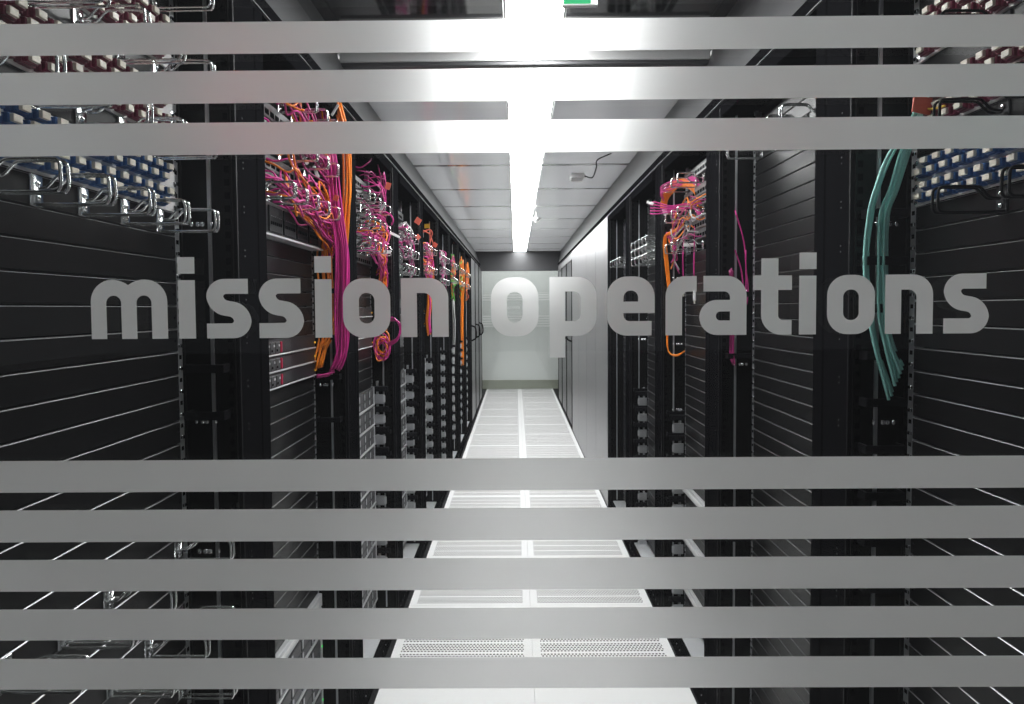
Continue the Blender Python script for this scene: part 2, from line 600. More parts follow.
TEXT = [('m', 91), ('i', 178.5), ('s', 206.5), ('s', 259), ('i', 315), ('o', 343), ('n', 401),
        ('o', 491), ('p', 549.5), ('e', 607), ('r', 665.5), ('a', 699.3), ('t', 753), ('i', 799), ('o', 827), ('n', 885), ('s', 943.5)]
STRIPES = [(-14.5, -4.5), (19.2, 51.2), (68.2, 100.7), (120, 152.3), (458.3, 490.2), (508, 540.2), (557.8, 589.7), (607.6, 638.8), (657.3, 688.2)]
GM = {c: glyph_mesh(c, GS) for c in set(c for c, _ in TEXT)}
WORDS = 'mission operations'


def glass_door(name, y, x0, x1, flip, label):
    d = put(name, None, None, (0, y, 0), label=label, kind='structure')
    pane = MB().box(x0, x1, -0.004, 0.004, 0.0, 2.5, 'glass')
    put('glass_pane', pane.mesh('glass_pane'), d)
    e = -0.0048 if not flip else -0.0048
    for a, b in STRIPES:
        z1, z0 = W(512, a, GF).z, W(512, b, GF).z
        mb = MB()
        mb.add([(x0, e, z0), (x1, e, z0), (x1, e, z1), (x0, e, z1)], [(0, 1, 2, 3)], 'film')
        put('frosted_stripe', mb.mesh('frosted_stripe'), d)
    zb = W(512, 336.4, GF).z
    for i, (c, px) in enumerate(TEXT):
        X = W(px, 308, GF).x
        o = put('letter', GM[c], d, (X if not flip else -X + 0.05, e, zb), label='frosted letter %s of the lettering' % c)
        if flip:
            o.scale = (-1, 1, 1)
    return d


glass_door('door_1', GY, -1.44, 1.54, False, 'glass door across the aisle with frosted stripes and the lettering mission operations')
glass_door('door_2', 11.2, -0.60, 0.76, True, 'far glass door with frosted stripes at the end of the aisle')


# ------------------------------------------------------------ rack parts (local: +x towards the aisle, origin on the mounting plane)
def blank_mesh(edge='edge'):
    h = U - 0.0012
    w = 0.232
    mb = MB()
    mb.box(-0.018, -0.0016, -w, w, 0.0014, h, 'panel')
    mb.box(-0.002, 0.0, -w, w, 0.0022, h - 0.0014, 'panel')
    # lip along the top edge, the overhead lamps' catch-light painted on as pale colour
    v = [(0.0, -w, h - 0.0014), (0.0, w, h - 0.0014), (-0.0018, w, h), (-0.0018, -w, h)]
    mb.add(v, [(0, 1, 2, 3)], edge)
    for s in (-1, 1):
        mb.disc((0.0, s * 0.224, h * 0.5), (1, 0, 0), 0.0032, 0.0018, 'black', 8)
    return mb.mesh('blanking_panel')


BLANK = {0: blank_mesh(), 1: blank_mesh('drive')}  # farther racks get a duller painted glint on the lip


def ring_mesh(mat, L=0.105, H=0.041):
    mb = MB()
    mb.box(0.0, 0.003, -0.011, 0.011, 0.0, U - 0.002, mat, 0.0008)
    mb.disc((0.003, 0.0, 0.012), (1, 0, 0), 0.004, 0.003, 'screw', 8)
    mb.disc((0.003, 0.0, 0.031), (1, 0, 0), 0.004, 0.003, 'screw', 8)
    r = 0.0021
    for dy in (-0.0065, 0.0065):
        sh = 0.004 if dy > 0 else 0.0
        path = [(0.002, dy, 0.003), (0.02, dy, 0.002), (L - 0.012, dy, 0.002), (L - 0.003, dy, 0.004), (L, dy, 0.011),
                (L, dy, H - 0.009), (L - 0.003, dy, H - 0.002), (L - 0.012, dy, H), (0.045 + sh, dy, H), (0.034 + sh, dy, H - 0.004),
                (0.022 + sh, dy, H - 0.016), (0.010, dy, H - 0.018)]
        mb.tube(smooth_path(path, 3), r, mat, 6)
    mb.tube([(0.010, -0.0065, H - 0.018), (0.006, 0, H - 0.0185), (0.010, 0.0065, H - 0.018)], r, mat, 6)
    return mb.mesh('cable_ring', True)


RING = {'chrome': ring_mesh('chrome'), 'black': ring_mesh('black')}


def rail_mesh():
    mb = MB()
    z1 = Z0 + 45 * U
    mb.box(-0.02, -0.001, 0.2335, 0.250, Z0, z1, 'zinc', 0.0006)
    mb.box(-0.10, -0.02, 0.2455, 0.250, Z0, z1, 'black')
    for n_ in range(45):
        for q in (0.25, 0.75):
            z = Z0 + (n_ + q) * U
            if q == 0.25:
                mb.box(-0.001, 0.0035, 0.2345, 0.2425, z - 0.0035, z + 0.0035, 'screw', 0.0008)
                mb.box(0.0034, 0.0045, 0.2365, 0.2405, z - 0.002, z + 0.002, 'blackpost')
            else:
                mb.box(-0.0012, -0.0004, 0.2375, 0.2455, z - 0.004, z + 0.004, 'blackpost')
    return mb.mesh('mounting_rail')


RAIL = rail_mesh()


def post_mesh(ya):
    mb = MB()
    mb.box(FX - 0.10, FX, ya, 0.3985, 0.0, 2.13, 'blackpost', 0.003)
    if ya < 0.3:
        mb.box(FX - 0.03, FX + 0.004, 0.288, 0.293, 0.02, 2.11, 'black', 0.001)
    for i in range(22 if ya < 0.3 else 0):
        z = 0.14 + i * 0.09
        for dz in (0, 0.012):
            mb.disc((FX + 0.0002, 0.33, z + dz), (1, 0, 0), 0.0018, 0.0004, 'cabinet', 6)
    return mb.mesh('frame_post')


POST = {1: post_mesh(0.290), -1: post_mesh(0.352)}


def filler_mesh():
    # panel standing across the rack between mounting rail and front post, with a row of square holes
    mb = MB()
    mb.box(-0.45, FX - 0.004, 0.284, 0.288, 0.08, 2.13, 'panel')
    mb.box(0.040, 0.046, 0.279, 0.284, 0.09, 2.12, 'zinc')
    mb.box(-0.028, -0.012, 0.277, 0.284, 0.09, 2.12, 'panel', 0.001)
    for i in range(76):
        z = 0.13 + i * 0.026
        mb.box(FX - 0.018, FX - 0.008, 0.2828, 0.2842, z, z + 0.013, 'blackpost')
        mb.box(-0.020, -0.0135, 0.2758, 0.2772, z, z + 0.007, 'blackpost')
    return mb.mesh('filler_panel')


FILLER = filler_mesh()


def bracket_mesh():
    mb = MB()
    mb.box(-0.002, 0.076, 0.225 + 0.03, 0.228 + 0.03, 0, 0.017, 'black', 0.001)
    mb.box(-0.002, 0.002, 0.228 + 0.03, 0.284, 0, 0.017, 'black')
    mb.box(0.072, 0.076, 0.228 + 0.03, 0.284, 0, 0.017, 'black')
    return mb.mesh('cable_bracket')


BRACKET = bracket_mesh()


def screws_mesh():
    mb = MB()
    for x in (0.005, 0.018, 0.027, 0.044):
        mb.disc((x, 0.2838, 0.0), (0, -1, 0), 0.0055, 0.004, 'screw', 10)
    return mb.mesh('screw_row', True)


SCREWS = screws_mesh()
FINGERS = MB()
FINGERS.box(0.012, 0.020, 0.262, 0.284, 0.35, 1.30, 'zinc')
for i in range(10):
    z = 0.36 + i * 0.093
    FINGERS.box(0.002, 0.050, 0.256, 0.262, z, z + 0.045, 'zinc', 0.002)
    FINGERS.box(-0.036, 0.068, 0.250, 0.266, z + 0.058, z + 0.082, 'black', 0.002)
    FINGERS.box(0.045, 0.055, 0.254, 0.257, z + 0.008, z + 0.04, 'silver')
FINGERS = FINGERS.mesh('cable_manager')
FRAME = MB()
FRAME.box(-0.62, FX - 0.1, -0.3985, 0.3985, 2.08, 2.13, 'black')
FRAME.box(FX - 0.1, FX, -0.29, 0.29, 2.085, 2.13, 'blackpost', 0.002)
FRAME = FRAME.mesh('top_plate')
PLINTH = MB()
PLINTH.box(FX - 0.02, FX, -0.3985, 0.3985, 0.0, 0.078, 'blackpost', 0.002)
for i in range(16):
    PLINTH.disc((FX, -0.375 + i * 0.05, 0.05), (1, 0, 0), 0.003, 0.001, 'zinc', 8)
PLINTH = PLINTH.mesh('plinth')
BASE = MB().box(-0.62, FX - 0.021, -0.3985, 0.3985, 0.05, 0.078, 'silver').mesh('base_plate')
BACK = MB().box(-0.62, -0.60, -0.3985, 0.3985, 0.078, 2.08, 'inside').mesh('back_panel')
SIDE = MB().box(-0.60, -0.01, -0.3985, -0.394, 0.078, 2.08, 'inside').mesh('side_panel')


def adapter_mesh(mat):
    mb = MB()
    mb.box(0.0, 0.016, -0.0105, 0.0105, -0.0065, 0.0065, mat, 0.0012)
    mb.box(0.0, 0.010, -0.0135, 0.0135, -0.0085, 0.004, mat, 0.001)
    return mb.mesh('adapter')


ADAPT = {c: adapter_mesh(c) for c in ('blue', 'burgundy')}
LATCH = MB().box(0.012, 0.021, -0.0075, 0.0075, -0.0045, 0.0055, 'cream', 0.0005).mesh('latch')
PLATE = MB()
PLATE.box(-0.004, 0.0, -0.236, 0.236, 0.0006, U - 0.0006, 'plate', 0.0006)
for s in (-1, 1):
    for zz in (0.008, 0.036):
        PLATE.disc((0.0, s * 0.231, zz), (1, 0, 0), 0.0052, 0.0035, 'screw', 8)
PLATE = PLATE.mesh('face_plate')


def row_word(side):
    return 'left' if side < 0 else 'right'


def rackpos(side, k):
    return (XL if side < 0 else XR, 0.965 + 0.8 * k, 0), (0 if side < 0 else math.pi)


def local(side, k):
    loc, rz = rackpos(side, k)
    return Matrix.Translation(loc) @ Matrix.Rotation(rz, 4, 'Z')


def patch_panel(side, k, n_, colour):
    loc, rz = rackpos(side, k)
    above = sum(1 for (s_, k_, c_, _) in PATCHES if (s_, k_, c_) == (side, k, colour) and _ > n_)
    t = thing('patch_panel', 'patch panel of %s adapters, %s of its colour from the top, nearest %s rack' % (colour, ORD[above], row_word(side)),
              'patch panel', (loc[0], loc[1], Z0 + n_ * U), rz, '%s patch panels' % colour)
    put('face_plate', PLATE, t)
    for j in range(12):
        for r_ in range(2):
            y = -0.200 + j * 0.034 + (0.015 if r_ else 0)
            a = put('adapter', ADAPT[colour], t, (0.0, y, 0.013 + 0.019 * r_))
            put('latch', LATCH, a)
    if side > 0:
        mb = MB().box(0.0, 0.001, 0.196, 0.222, 0.010, 0.038, 'blue' if n_ == 36 else 'white')
        mb.box(0.001, 0.0014, 0.214, 0.219, 0.012, 0.018, 'redplastic')
        put('sticker', mb.mesh('sticker'), t, label='small coloured sticker')
    return t


def server_parts(units, style):
    """returns list of (name, mesh, label)"""
    h = units * U - 0.0015
    out = []
    body = MB().box(-0.45, -0.004, -0.222, 0.222, 0.001, h, 'server')
    out.append(('chassis', body.mesh('chassis'), None))
    if style == 'thin':
        b = MB().box(-0.004, 0.004, -0.241, 0.241, 0.004, h, 'server', 0.001)
        b.box(0.004, 0.0055, -0.23, 0.02, 0.008, h - 0.004, 'bezel')
        b.box(-0.004, 0.0075, -0.241, 0.241, 0.0, 0.0042, 'silver', 0.001)
        out.append(('bezel', b.mesh('bezel'), None))
        for j in range(4):
            y = -0.205 + j * 0.035
            d = MB().box(0.004, 0.009, y, y + 0.03, 0.008, h - 0.006, 'drive', 0.001)
            d.box(0.009, 0.0095, y + 0.003, y + 0.012, 0.012, 0.018, 'blackpost')
            d.box(0.009, 0.0095, y + 0.018, y + 0.027, h - 0.018, h - 0.012, 'silver')
            out.append(('drive', d.mesh('drive'), None))
        out.append(('strip', MB().box(0.004, 0.009, -0.062, -0.055, 0.008, h - 0.006, 'redplastic').mesh('strip'), 'pink red strip'))
        out.append(('indicator', MB().box(0.004, 0.007, 0.231, 0.237, 0.016, 0.022, 'led_amber').mesh('indicator'), 'amber indicator light'))
    elif style == 'tall':
        b = MB().box(-0.004, 0.006, -0.241, 0.241, 0.008, h - 0.003, 'bezel', 0.001)
        b.box(-0.004, 0.012, -0.241, 0.241, 0.0, 0.008, 'silver', 0.001)
        b.box(0.006, 0.010, -0.241, -0.226, 0.008, h - 0.003, 'silver')
        b.box(0.006, 0.010, 0.226, 0.241, 0.008, h - 0.003, 'silver')
        out.append(('bezel', b.mesh('bezel'), None))
        for j in range(5):
            y = -0.215 + j * 0.087
            d = MB().box(0.006, 0.011, y, y + 0.080, 0.014, h * 0.5 - 0.002, 'drive', 0.001)
            d.box(0.006, 0.011, y, y + 0.080, h * 0.5 + 0.002, h - 0.008, 'drive', 0.001)
            d.box(0.011, 0.012, y + 0.004, y + 0.014, 0.018, h * 0.5 - 0.006, 'silver')
            d.box(0.011, 0.012, y + 0.004, y + 0.014, h * 0.5 + 0.006, h - 0.012, 'silver')
            out.append(('drive', d.mesh('drive'), None))
        out.append(('indicator', MB().box(0.010, 0.012, 0.232, 0.236, h * 0.5, h * 0.5 + 0.006, 'led_green').mesh('indicator'), 'green indicator light'))
    elif style == 'switch':
        b = MB().box(-0.004, 0.03, -0.241, 0.241, 0.006, h, 'server', 0.002)
        b.box(-0.004, 0.036, -0.241, 0.241, 0.0, 0.006, 'silver', 0.001)
        out.append(('front', b.mesh('front'), None))
        for j in range(4):
            y = -0.19 + j * 0.1
            d = MB().box(0.03, 0.034, y, y + 0.088, 0.012, h - 0.01, 'black', 0.001)
            for q in range(6):
                d.box(0.034, 0.035, y + 0.008 + q * 0.013, y + 0.016 + q * 0.013, 0.03, 0.038, 'blackpost')
                d.box(0.034, 0.035, y + 0.008 + q * 0.013, y + 0.016 + q * 0.013, 0.05, 0.052, 'drive')
            out.append(('module', d.mesh('module'), None))
        out.append(('indicator', MB().box(0.030, 0.033, 0.222, 0.230, h - 0.022, h - 0.015, 'led_green').mesh('indicator'), 'green indicator light'))
    elif style == 'shelf':
        b = MB().box(-0.004, 0.012, -0.241, 0.241, 0.002, h, 'silver', 0.002)
        b.box(0.012, 0.014, -0.2, 0.2, 0.014, 0.03, 'plate', 0.001)
        out.append(('front', b.mesh('front'), None))
    elif style == 'grey':
        b = MB().box(-0.004, 0.008, -0.241, 0.241, 0.002, h, 'port', 0.001)
        for j in range(12):
            y = -0.21 + j * 0.035
            b.box(0.008, 0.009, y, y + 0.024, 0.010, 0.024, 'blackpost')
        out.append(('front', b.mesh('front'), None))
    return out


SCACHE = {}
STYLE_WORDS = {'thin': ('server', 'thin black server with white lower edge'), 'tall': ('server', 'tall server with mesh bezel and silver edges'),
               'switch': ('network_switch', 'black modular network switch'), 'shelf': ('rack_shelf', 'plain silver fronted rack shelf'),
               'grey': ('port_panel', 'pale grey panel of cable ports')}
PLACED = []


def equipment(side, k, n_, units, style):
    key = (units, style)
    if key not in SCACHE:
        SCACHE[key] = server_parts(units, style)
    loc, rz = rackpos(side, k)
    nm, w = STYLE_WORDS[style]
    idx = sum(1 for p in PLACED if p == (side, k, style))
    PLACED.append((side, k, style))
    t = thing(nm, '%s, %s from the top in %s %s rack' % (w, ORD[idx], ORD[k], row_word(side)),
              nm.replace('_', ' '), (loc[0], loc[1], Z0 + n_ * U), rz, '%ss in the racks' % nm.replace('_', ' '))
    far = k > 4
    for a, me, lb in SCACHE[key]:
        if (a == 'indicator' and k > 1 and style == 'tall') or (far and a in ('drive', 'strip', 'indicator') and k > 5):
            continue
        put(a, me, t, label=lb)


def rack(side, k, spec, label):
    """spec: dict with blank ranges, rings rows, patch, equipment"""
    loc, rz = rackpos(side, k)
    t = thing('server_rack', label, 'rack', loc, rz, 'open black racks')
    fs = 1 if side < 0 else -1          # local y sign of the end away from the glass door
    flipfar = (1, fs, 1)
    for s in (1, -1):
        o = put('frame_post', POST[s * fs], t)
        o.scale = (1, s, 1)
        o = put('mounting_rail', RAIL, t)
        o.scale = (1, s, 1)
    put('top_plate', FRAME, t)
    put('plinth', PLINTH, t)
    put('base_plate', BASE, t)
    put('back_panel', BACK, t)
    o = put('side_panel', SIDE, t)
    o.scale = flipfar
    o = put('filler_panel', FILLER, t)
    o.scale = flipfar
    if (side < 0 and k >= 2) or (side > 0 and k in (2, 3)):
        o = put('cable_manager', FINGERS, t, (0, 0, -0.16 if side < 0 else -0.3))
        o.scale = flipfar
    if k < 4:
        for z in spec.get('brackets', []):
            o = put('cable_bracket', BRACKET, t, (0, 0, z))
            o.scale = flipfar
        for z in spec.get('screws', []):
            o = put('screw_row', SCREWS, t, (0, 0, z))
            o.scale = flipfar
    for n_ in spec.get('blank', []):
        put('blanking_panel', BLANK[min(k, 1)], t, (0, 0, Z0 + n_ * U))
    for n_, ys, c in spec.get('rings', []):
        for y in ys:
            put('cable_ring', RING[c], t, (0, y * fs, Z0 + n_ * U))
    for it in spec.get('eq', []):
        equipment(side, k, *it)
    return t


R5 = [0.181, 0.078, -0.022, -0.115, -0.205]
R4 = [0.211, 0.109, 0.006, -0.092, -0.195]
rng = list(range
           (0, 45))
BR0 = [1.64 - 0.0925 * i for i in range(14)]
SC0 = [1.63, 1.27, 0.83, 0.47]

PATCHES = [(-1, 0, 'blue', 35), (-1, 0, 'blue', 36), (-1, 0, 'burgundy', 38), (-1, 0, 'burgundy', 39), (-1, 0, 'burgundy', 41), (-1, 0, 'burgundy', 42),
           (1, 0, 'blue', 35), (1, 0, 'blue', 36), (1, 0, 'burgundy', 38), (1, 0, 'burgundy', 39), (1, 0, 'burgundy', 41), (1, 0, 'burgundy', 42)]
for s_, k_, c_, n_ in PATCHES:
    patch_panel(s_, k_, n_, c_)

rack(-1, 0, dict(blank=[i for i in range(0, 35)] + [37, 40, 43], brackets=[1.345, 1.252, 1.05, 0.95], screws=[1.64, 1.245, 0.98],
                 rings=[(34, R5, 'chrome'), (37, R5, 'chrome'), (40, R5, 'chrome'), (43, R5[:4], 'chrome'),
                        (20, [R4[0], R4[2], R4[3], R4[4]], 'chrome'), (17, R4[:4], 'chrome'), (14, R4[:4], 'chrome')]),
     'black rack nearest the glass on the left, with chrome rings and patch panels')
rack(1, 0, dict(blank=[i for i in range(0, 35)] + [37, 40, 43], brackets=BR0, screws=[1.63, 1.235, 0.9],
                rings=[(34, [0.02, -0.12], 'black'), (37, [0.02, -0.12], 'black'), (40, [0.02, -0.12], 'black')]),
     'black rack nearest the glass on the right, with teal cables hanging down its inner side')
rack(-1, 1, dict(blank=list(range(10, 26)) + list(range(29, 35)), brackets=[1.52, 1.37, 1.24, 1.1], screws=[1.22, 0.75],
                 rings=[(37, R5, 'chrome'), (40, R5, 'chrome'), (43, R5, 'chrome')],
                 eq=[(42, 1, 'grey'), (41, 1, 'grey'), (39, 1, 'grey'), (38, 1, 'grey'), (35, 2, 'switch'), (28, 1, 'thin'), (27, 1, 'thin'), (26, 1, 'thin'),
                     (9, 1, 'shelf'), (7, 2, 'tall'), (5, 2, 'tall'), (3, 2, 'tall'), (1, 2, 'tall')]),
     'second black rack on the left, holding a switch under magenta and orange cables')
rack(1, 1, dict(blank=list(range(0, 44)), brackets=[1.5, 1.3, 0.9, 0.8, 0.7], screws=[1.52, 1.28, 0.6],
                rings=[(41, R5, 'chrome')]),
     'second black rack on the right, closed with plain black blanking panels')
rack(-1, 2, dict(blank=[23, 24, 25, 26] + [31, 32, 33, 34], brackets=[1.0, 0.9, 0.8, 0.7], screws=[0.97],
                 rings=[(36, R5, 'chrome'), (38, R5, 'chrome'), (40, R5, 'chrome')],
                 eq=[(42, 1, 'grey'), (41, 1, 'grey'), (39, 1, 'grey'), (37, 1, 'grey'), (35, 1, 'grey'), (30, 1, 'thin'), (29, 1, 'thin'), (28, 1, 'thin'), (27, 1, 'thin')] +
                    [(22 - 2 * i - 1, 2, 'tall') for i in range(11)]),
     'third black rack on the left, with an orange and magenta cable coil')
rack(1, 2, dict(blank=[i for i in range(0, 36) if i not in (2, 7, 12)], brackets=[0.98, 0.88, 0.78, 0.68, 0.58], screws=[1.6, 1.3, 1.0],
                rings=[(42, R5[:3], 'chrome'), (39, R5[:3], 'chrome'), (36, R5[:3], 'chrome')],
                eq=[(43, 1, 'grey'), (41, 1, 'grey'), (40, 1, 'grey'), (38, 1, 'grey'), (37, 1, 'grey'), (12, 1, 'shelf'), (7, 1, 'shelf'), (2, 1, 'shelf')]),
     'third black rack on the right, with looping magenta and orange cables at head height')
rack(1, 3, dict(blank=list(range(0, 44)), brackets=[0.98, 0.88, 0.78, 0.68, 0.58, 0.48], screws=[1.62, 1.28, 0.98],
                rings=[(37, R5, 'chrome'), (38, R5, 'chrome'), (36, R5, 'chrome')]),
     'fourth black rack on the right, with bare chrome cable rings')
rack(1, 4, dict(blank=list(range(0, 44)), rings=[(37, R5, 'chrome')]),
     'fifth black rack on the right, beside the brushed steel cladding')
lab = ['fourth black rack on the left, full of chrome rings and salmon tags', 'fifth black rack on the left, with orange and pink cables',
       'sixth black rack on the left, with bare chrome rings', 'seventh black rack on the left, with a bright green cable',
       'eighth black rack on the left, with orange cables hanging down', 'last open black rack on the left, beside the closed cabinets']
for k in range(3, 9):
    rings = [(35, R5, 'chrome'), (37, R5, 'chrome'), (39, R5, 'chrome')] if k in (3, 5) else [(36, R5, 'chrome'), (39, R5, 'chrome')]
    rack(-1, k, dict(blank=[23, 24, 25, 32, 33, 34] if k < 6 else [], brackets=[1.0, 0.9, 0.8, 0.7] if k == 3 else [], rings=rings,
                     eq=[(42, 1, 'grey'), (40, 1, 'grey'), (38, 1, 'grey'), (30, 1, 'thin'), (28, 1, 'thin')] + [(21 - 2 * i, 2, 'tall') for i in range(11)]), lab[k - 3])

# closed cabinets at the far ends
for side, ks, XF in ((-1, range(3), XL + FX), (1, range(3), XR - FX)):
    for i in ks:
        y0 = (7.775 if side < 0 else 7.45) + i * 0.8
        t = thing('closed_cabinet', '%s closed grey cabinet from the glass door in the %s row' % (ORD[i], row_word(side)), 'cabinet',
                  (XF, y0, 0), 0, 'closed cabinets at the far end')
        s = side
        H = 2.13 if side < 0 else 2.05
        put('body', MB().box(s * 0.03, s * 0.6, 0.002, 0.798, 0.0, H, 'blackpost').mesh('body'), t)
        d = MB().box(0.0, s * 0.028, 0.012, 0.788, 0.04, H - 0.02, 'cabinet', 0.004)
        d.box(-s * 0.006, s * 0.003, 0.004, 0.03, 0.03, H - 0.01, 'blackpost', 0.001)
        d.box(-s * 0.006, s * 0.003, 0.77, 0.796, 0.03, H - 0.01, 'blackpost', 0.001)
        dd = put('door', d.mesh('door'), t)
        h = MB().tube(smooth_path([(-s * 0.002, 0.08, 1.25), (-s * 0.05, 0.085, 1.22), (-s * 0.055, 0.09, 1.10), (-s * 0.002, 0.095, 1.06)], 5), 0.010, 'blackpost', 6)
        put('handle', h.mesh('handle'), dd)
# brushed steel cladding on the right between racks and cabinets
ys = [4.575, 5.25, 5.95, 6.7, 7.448]
for i in range(4):
    mb = MB().box(XR - FX, XR - FX + 0.05, ys[i] + 0.004, ys[i + 1] - 0.004, 0, 2.13, 'brushed', 0.002)
    struct('wall_right', mb, 'brushed steel wall panel beside the racks')
struct('wall_right', MB().box(XR - FX + 0.01, XR - FX + 0.05, 7.448, 10.0, 2.05, 2.13, 'brushed'), 'brushed steel strip over the closed cabinets')

# ------------------------------------------------------------ cables
rnd = random.Random(7)


def cable(pts, mat, r, label, group, n=5, seg=5):
    mb = MB()
    mb.tube(smooth_path(pts, n), r, mat, seg)
    return put('cable', mb.mesh('cable', True), label=label, cat='cable', group=group)


def L(side, k, x, y, z):
    loc, rz = rackpos(side, k)
    return Vector((loc[0] + (x if side < 0 else -x), loc[1] + y, z))


# teal bundle, nearest right rack
for i in range(9):
    j = lambda a=0.006: rnd.uniform(-a, a)
    o = (i - 4) * 0.004
    if i < 3:
        px = [(921, 103, 1.150), (912, 122, 1.16), (893, 158, 1.19), (882, 190, 1.20), (875, 215, 1.215), (871, 262, 1.225), (876, 315, 1.225), (882, 350, 1.22), (896, 400 - i * 4, 1.215)]
    else:
        px = [(930, 92 + i, 1.150), (918, 118, 1.16), (903, 150, 1.19), (891, 190, 1.20), (882, 215, 1.215), (880, 262, 1.225), (881, 315, 1.225), (887, 345, 1.22), (897, 398 - i * 4, 1.215)]
    pts = []
    for q, (x, y, Yd) in enumerate(px):
        sp = 1.0 if q > 1 else 0.3
        pts.append(W(x + (i - 4) * 1.6 * sp + j(0.8), y, Yd + (i % 3) * 0.006 - 0.006))
    cable(pts, 'teal', 0.0031, 'teal fibre cable hanging in the nearest right rack', 'teal fibre cables')


CW = {'darkmagenta': 'plum', 'grey_cable': 'pale grey', 'salmon': 'salmon'}


def tangle(side, k, count, zs, mats, label, group, zend=None, r=0.0028, yr=(-0.2, 0.2), out=0.085):
    """patch leads from the panel ports, out through the rings and down the far side of the rack"""
    for i in range(count):
        mt = rnd.choice(mats)
        y0 = rnd.uniform(*yr)
        z0 = rnd.choice(zs) + rnd.uniform(-0.015, 0.015)
        y1 = min(0.235, y0 + rnd.uniform(0.05, 0.25))
        sag = rnd.uniform(-0.05, 0.02)
        xo = rnd.uniform(0.045, out)
        ze = zend if zend is not None else z0 - rnd.uniform(0.08, 0.2)
        pts = [L(side, k, 0.004, y0, z0), L(side, k, 0.03, y0 + 0.004, z0 + rnd.uniform(-0.01, 0.01)),
               L(side, k, xo, y0 + rnd.uniform(0.0, 0.05), z0 + sag),
               L(side, k, xo + rnd.uniform(-0.015, 0.01), (y0 + y1) / 2, z0 + sag + rnd.uniform(-0.04, 0.05)),
               L(side, k, rnd.uniform(0.04, 0.08), y1, z0 + sag - rnd.uniform(0.0, 0.06)),
               L(side, k, rnd.uniform(0.035, 0.075), 0.262 + rnd.uniform(-0.014, 0.012), (z0 + sag + ze) / 2 - 0.02),
               L(side, k, rnd.uniform(0.02, 0.06), 0.262 + rnd.uniform(-0.014, 0.012), ze)]
        cable(pts, mt, r, label % CW.get(mt, mt), group)


rowz = lambda n_: Z0 + (n_ + 0.5) * U
# second left rack
tangle(-1, 1, 34, [rowz(38), rowz(39), rowz(37)], ['magenta', 'magenta', 'darkmagenta', 'orange'],
       '%s patch lead tangled over the rings of the second left rack', 'patch leads in the second left rack')
tangle(-1, 1, 26, [rowz(41), rowz(42), rowz(43)], ['darkmagenta', 'magenta', 'orange'],
       '%s patch lead tangled over the rings of the second left rack', 'patch leads in the second left rack')


def bundle(paths, count, spread, mat, r, label, group):
    for i in range(count):
        dx, dY = rnd.uniform(-spread, spread), rnd.uniform(-0.012, 0.012)
        ph = rnd.uniform(0, 6.28)
        pts = []
        for q, (x, y, Yd) in enumerate(paths):
            pts.append(W(x + dx * (1 + 0.35 * math.sin(ph + q * 1.1)) + rnd.uniform(-0.5, 0.5), y + rnd.uniform(-2, 2), Yd + dY))
        cable(pts, mat, r, label, group)


bundle([(336, 100, 2.0), (345, 140, 2.0), (347, 190, 2.015), (343, 240, 2.02), (341, 268, 2.02), (337, 300, 2.02), (331, 328, 2.02), (321, 350, 2.015)], 6, 3.5, 'orange', 0.0034,
       'orange cable hanging in the thick bundle beside the second left rack', 'orange cables of the thick left bundle')
bundle([(326, 190, 2.01), (328, 225, 2.02), (326, 260, 2.03), (329, 300, 2.03), (326, 335, 2.03), (318, 368, 2.0)], 7, 7, 'orange', 0.003,
       'orange cable hanging in the thick bundle beside the second left rack', 'orange cables of the thick left bundle')
bundle([(318, 110, 1.98), (328, 150, 1.98), (334, 200, 1.985), (342, 250, 1.99), (342, 300, 2.0), (341, 335, 2.01), (340, 355, 2.01), (334, 369, 2.01)], 18, 5.5, 'magenta', 0.003,
       'magenta cable hanging in the thick bundle beside the second left rack', 'magenta cables of the thick left bundle')
bundle([(334, 372, 2.02), (326, 376, 2.01), (317, 376, 2.0)], 5, 2, 'magenta', 0.0028,
       'short magenta lead at the foot of the thick left bundle', 'short magenta leads')

# third left rack
TL3 = '%s patch lead heaped in front of the third left rack'
tangle(-1, 2, 30, [rowz(36), rowz(37), rowz(38)], ['magenta', 'magenta', 'magenta', 'orange'], TL3, 'patch leads in the third left rack', yr=(-0.05, 0.22))
tangle(-1, 2, 16, [rowz(40), rowz(42), rowz(43)], ['darkmagenta', 'darkmagenta', 'magenta'], TL3, 'patch leads in the third left rack', yr=(-0.05, 0.22))
for i in range(10):
    cx, cy = 374 + rnd.uniform(-5, 6), 235 + rnd.uniform(-22, 12)
    rx, ry = rnd.uniform(9, 17), rnd.uniform(5, 12)
    pts = [W(cx + rx * math.cos(a), cy + ry * math.sin(a), 2.66 + 0.03 * math.sin(a * 1.3 + i)) for a in [math.pi * 1.15 * q / 6 + math.pi for q in range(7)]]
    cable(pts, 'magenta' if i % 4 else 'orange', 0.0034, TL3 % ('magenta' if i % 4 else 'orange'), 'patch leads in the third left rack')
bundle([(384, 262, 2.84), (386, 285, 2.84), (385, 310, 2.84), (386, 330, 2.84)], 5, 3, 'orange', 0.0034,
       'orange cable dropping to the coil beside the third left rack', 'orange cables above the coil')
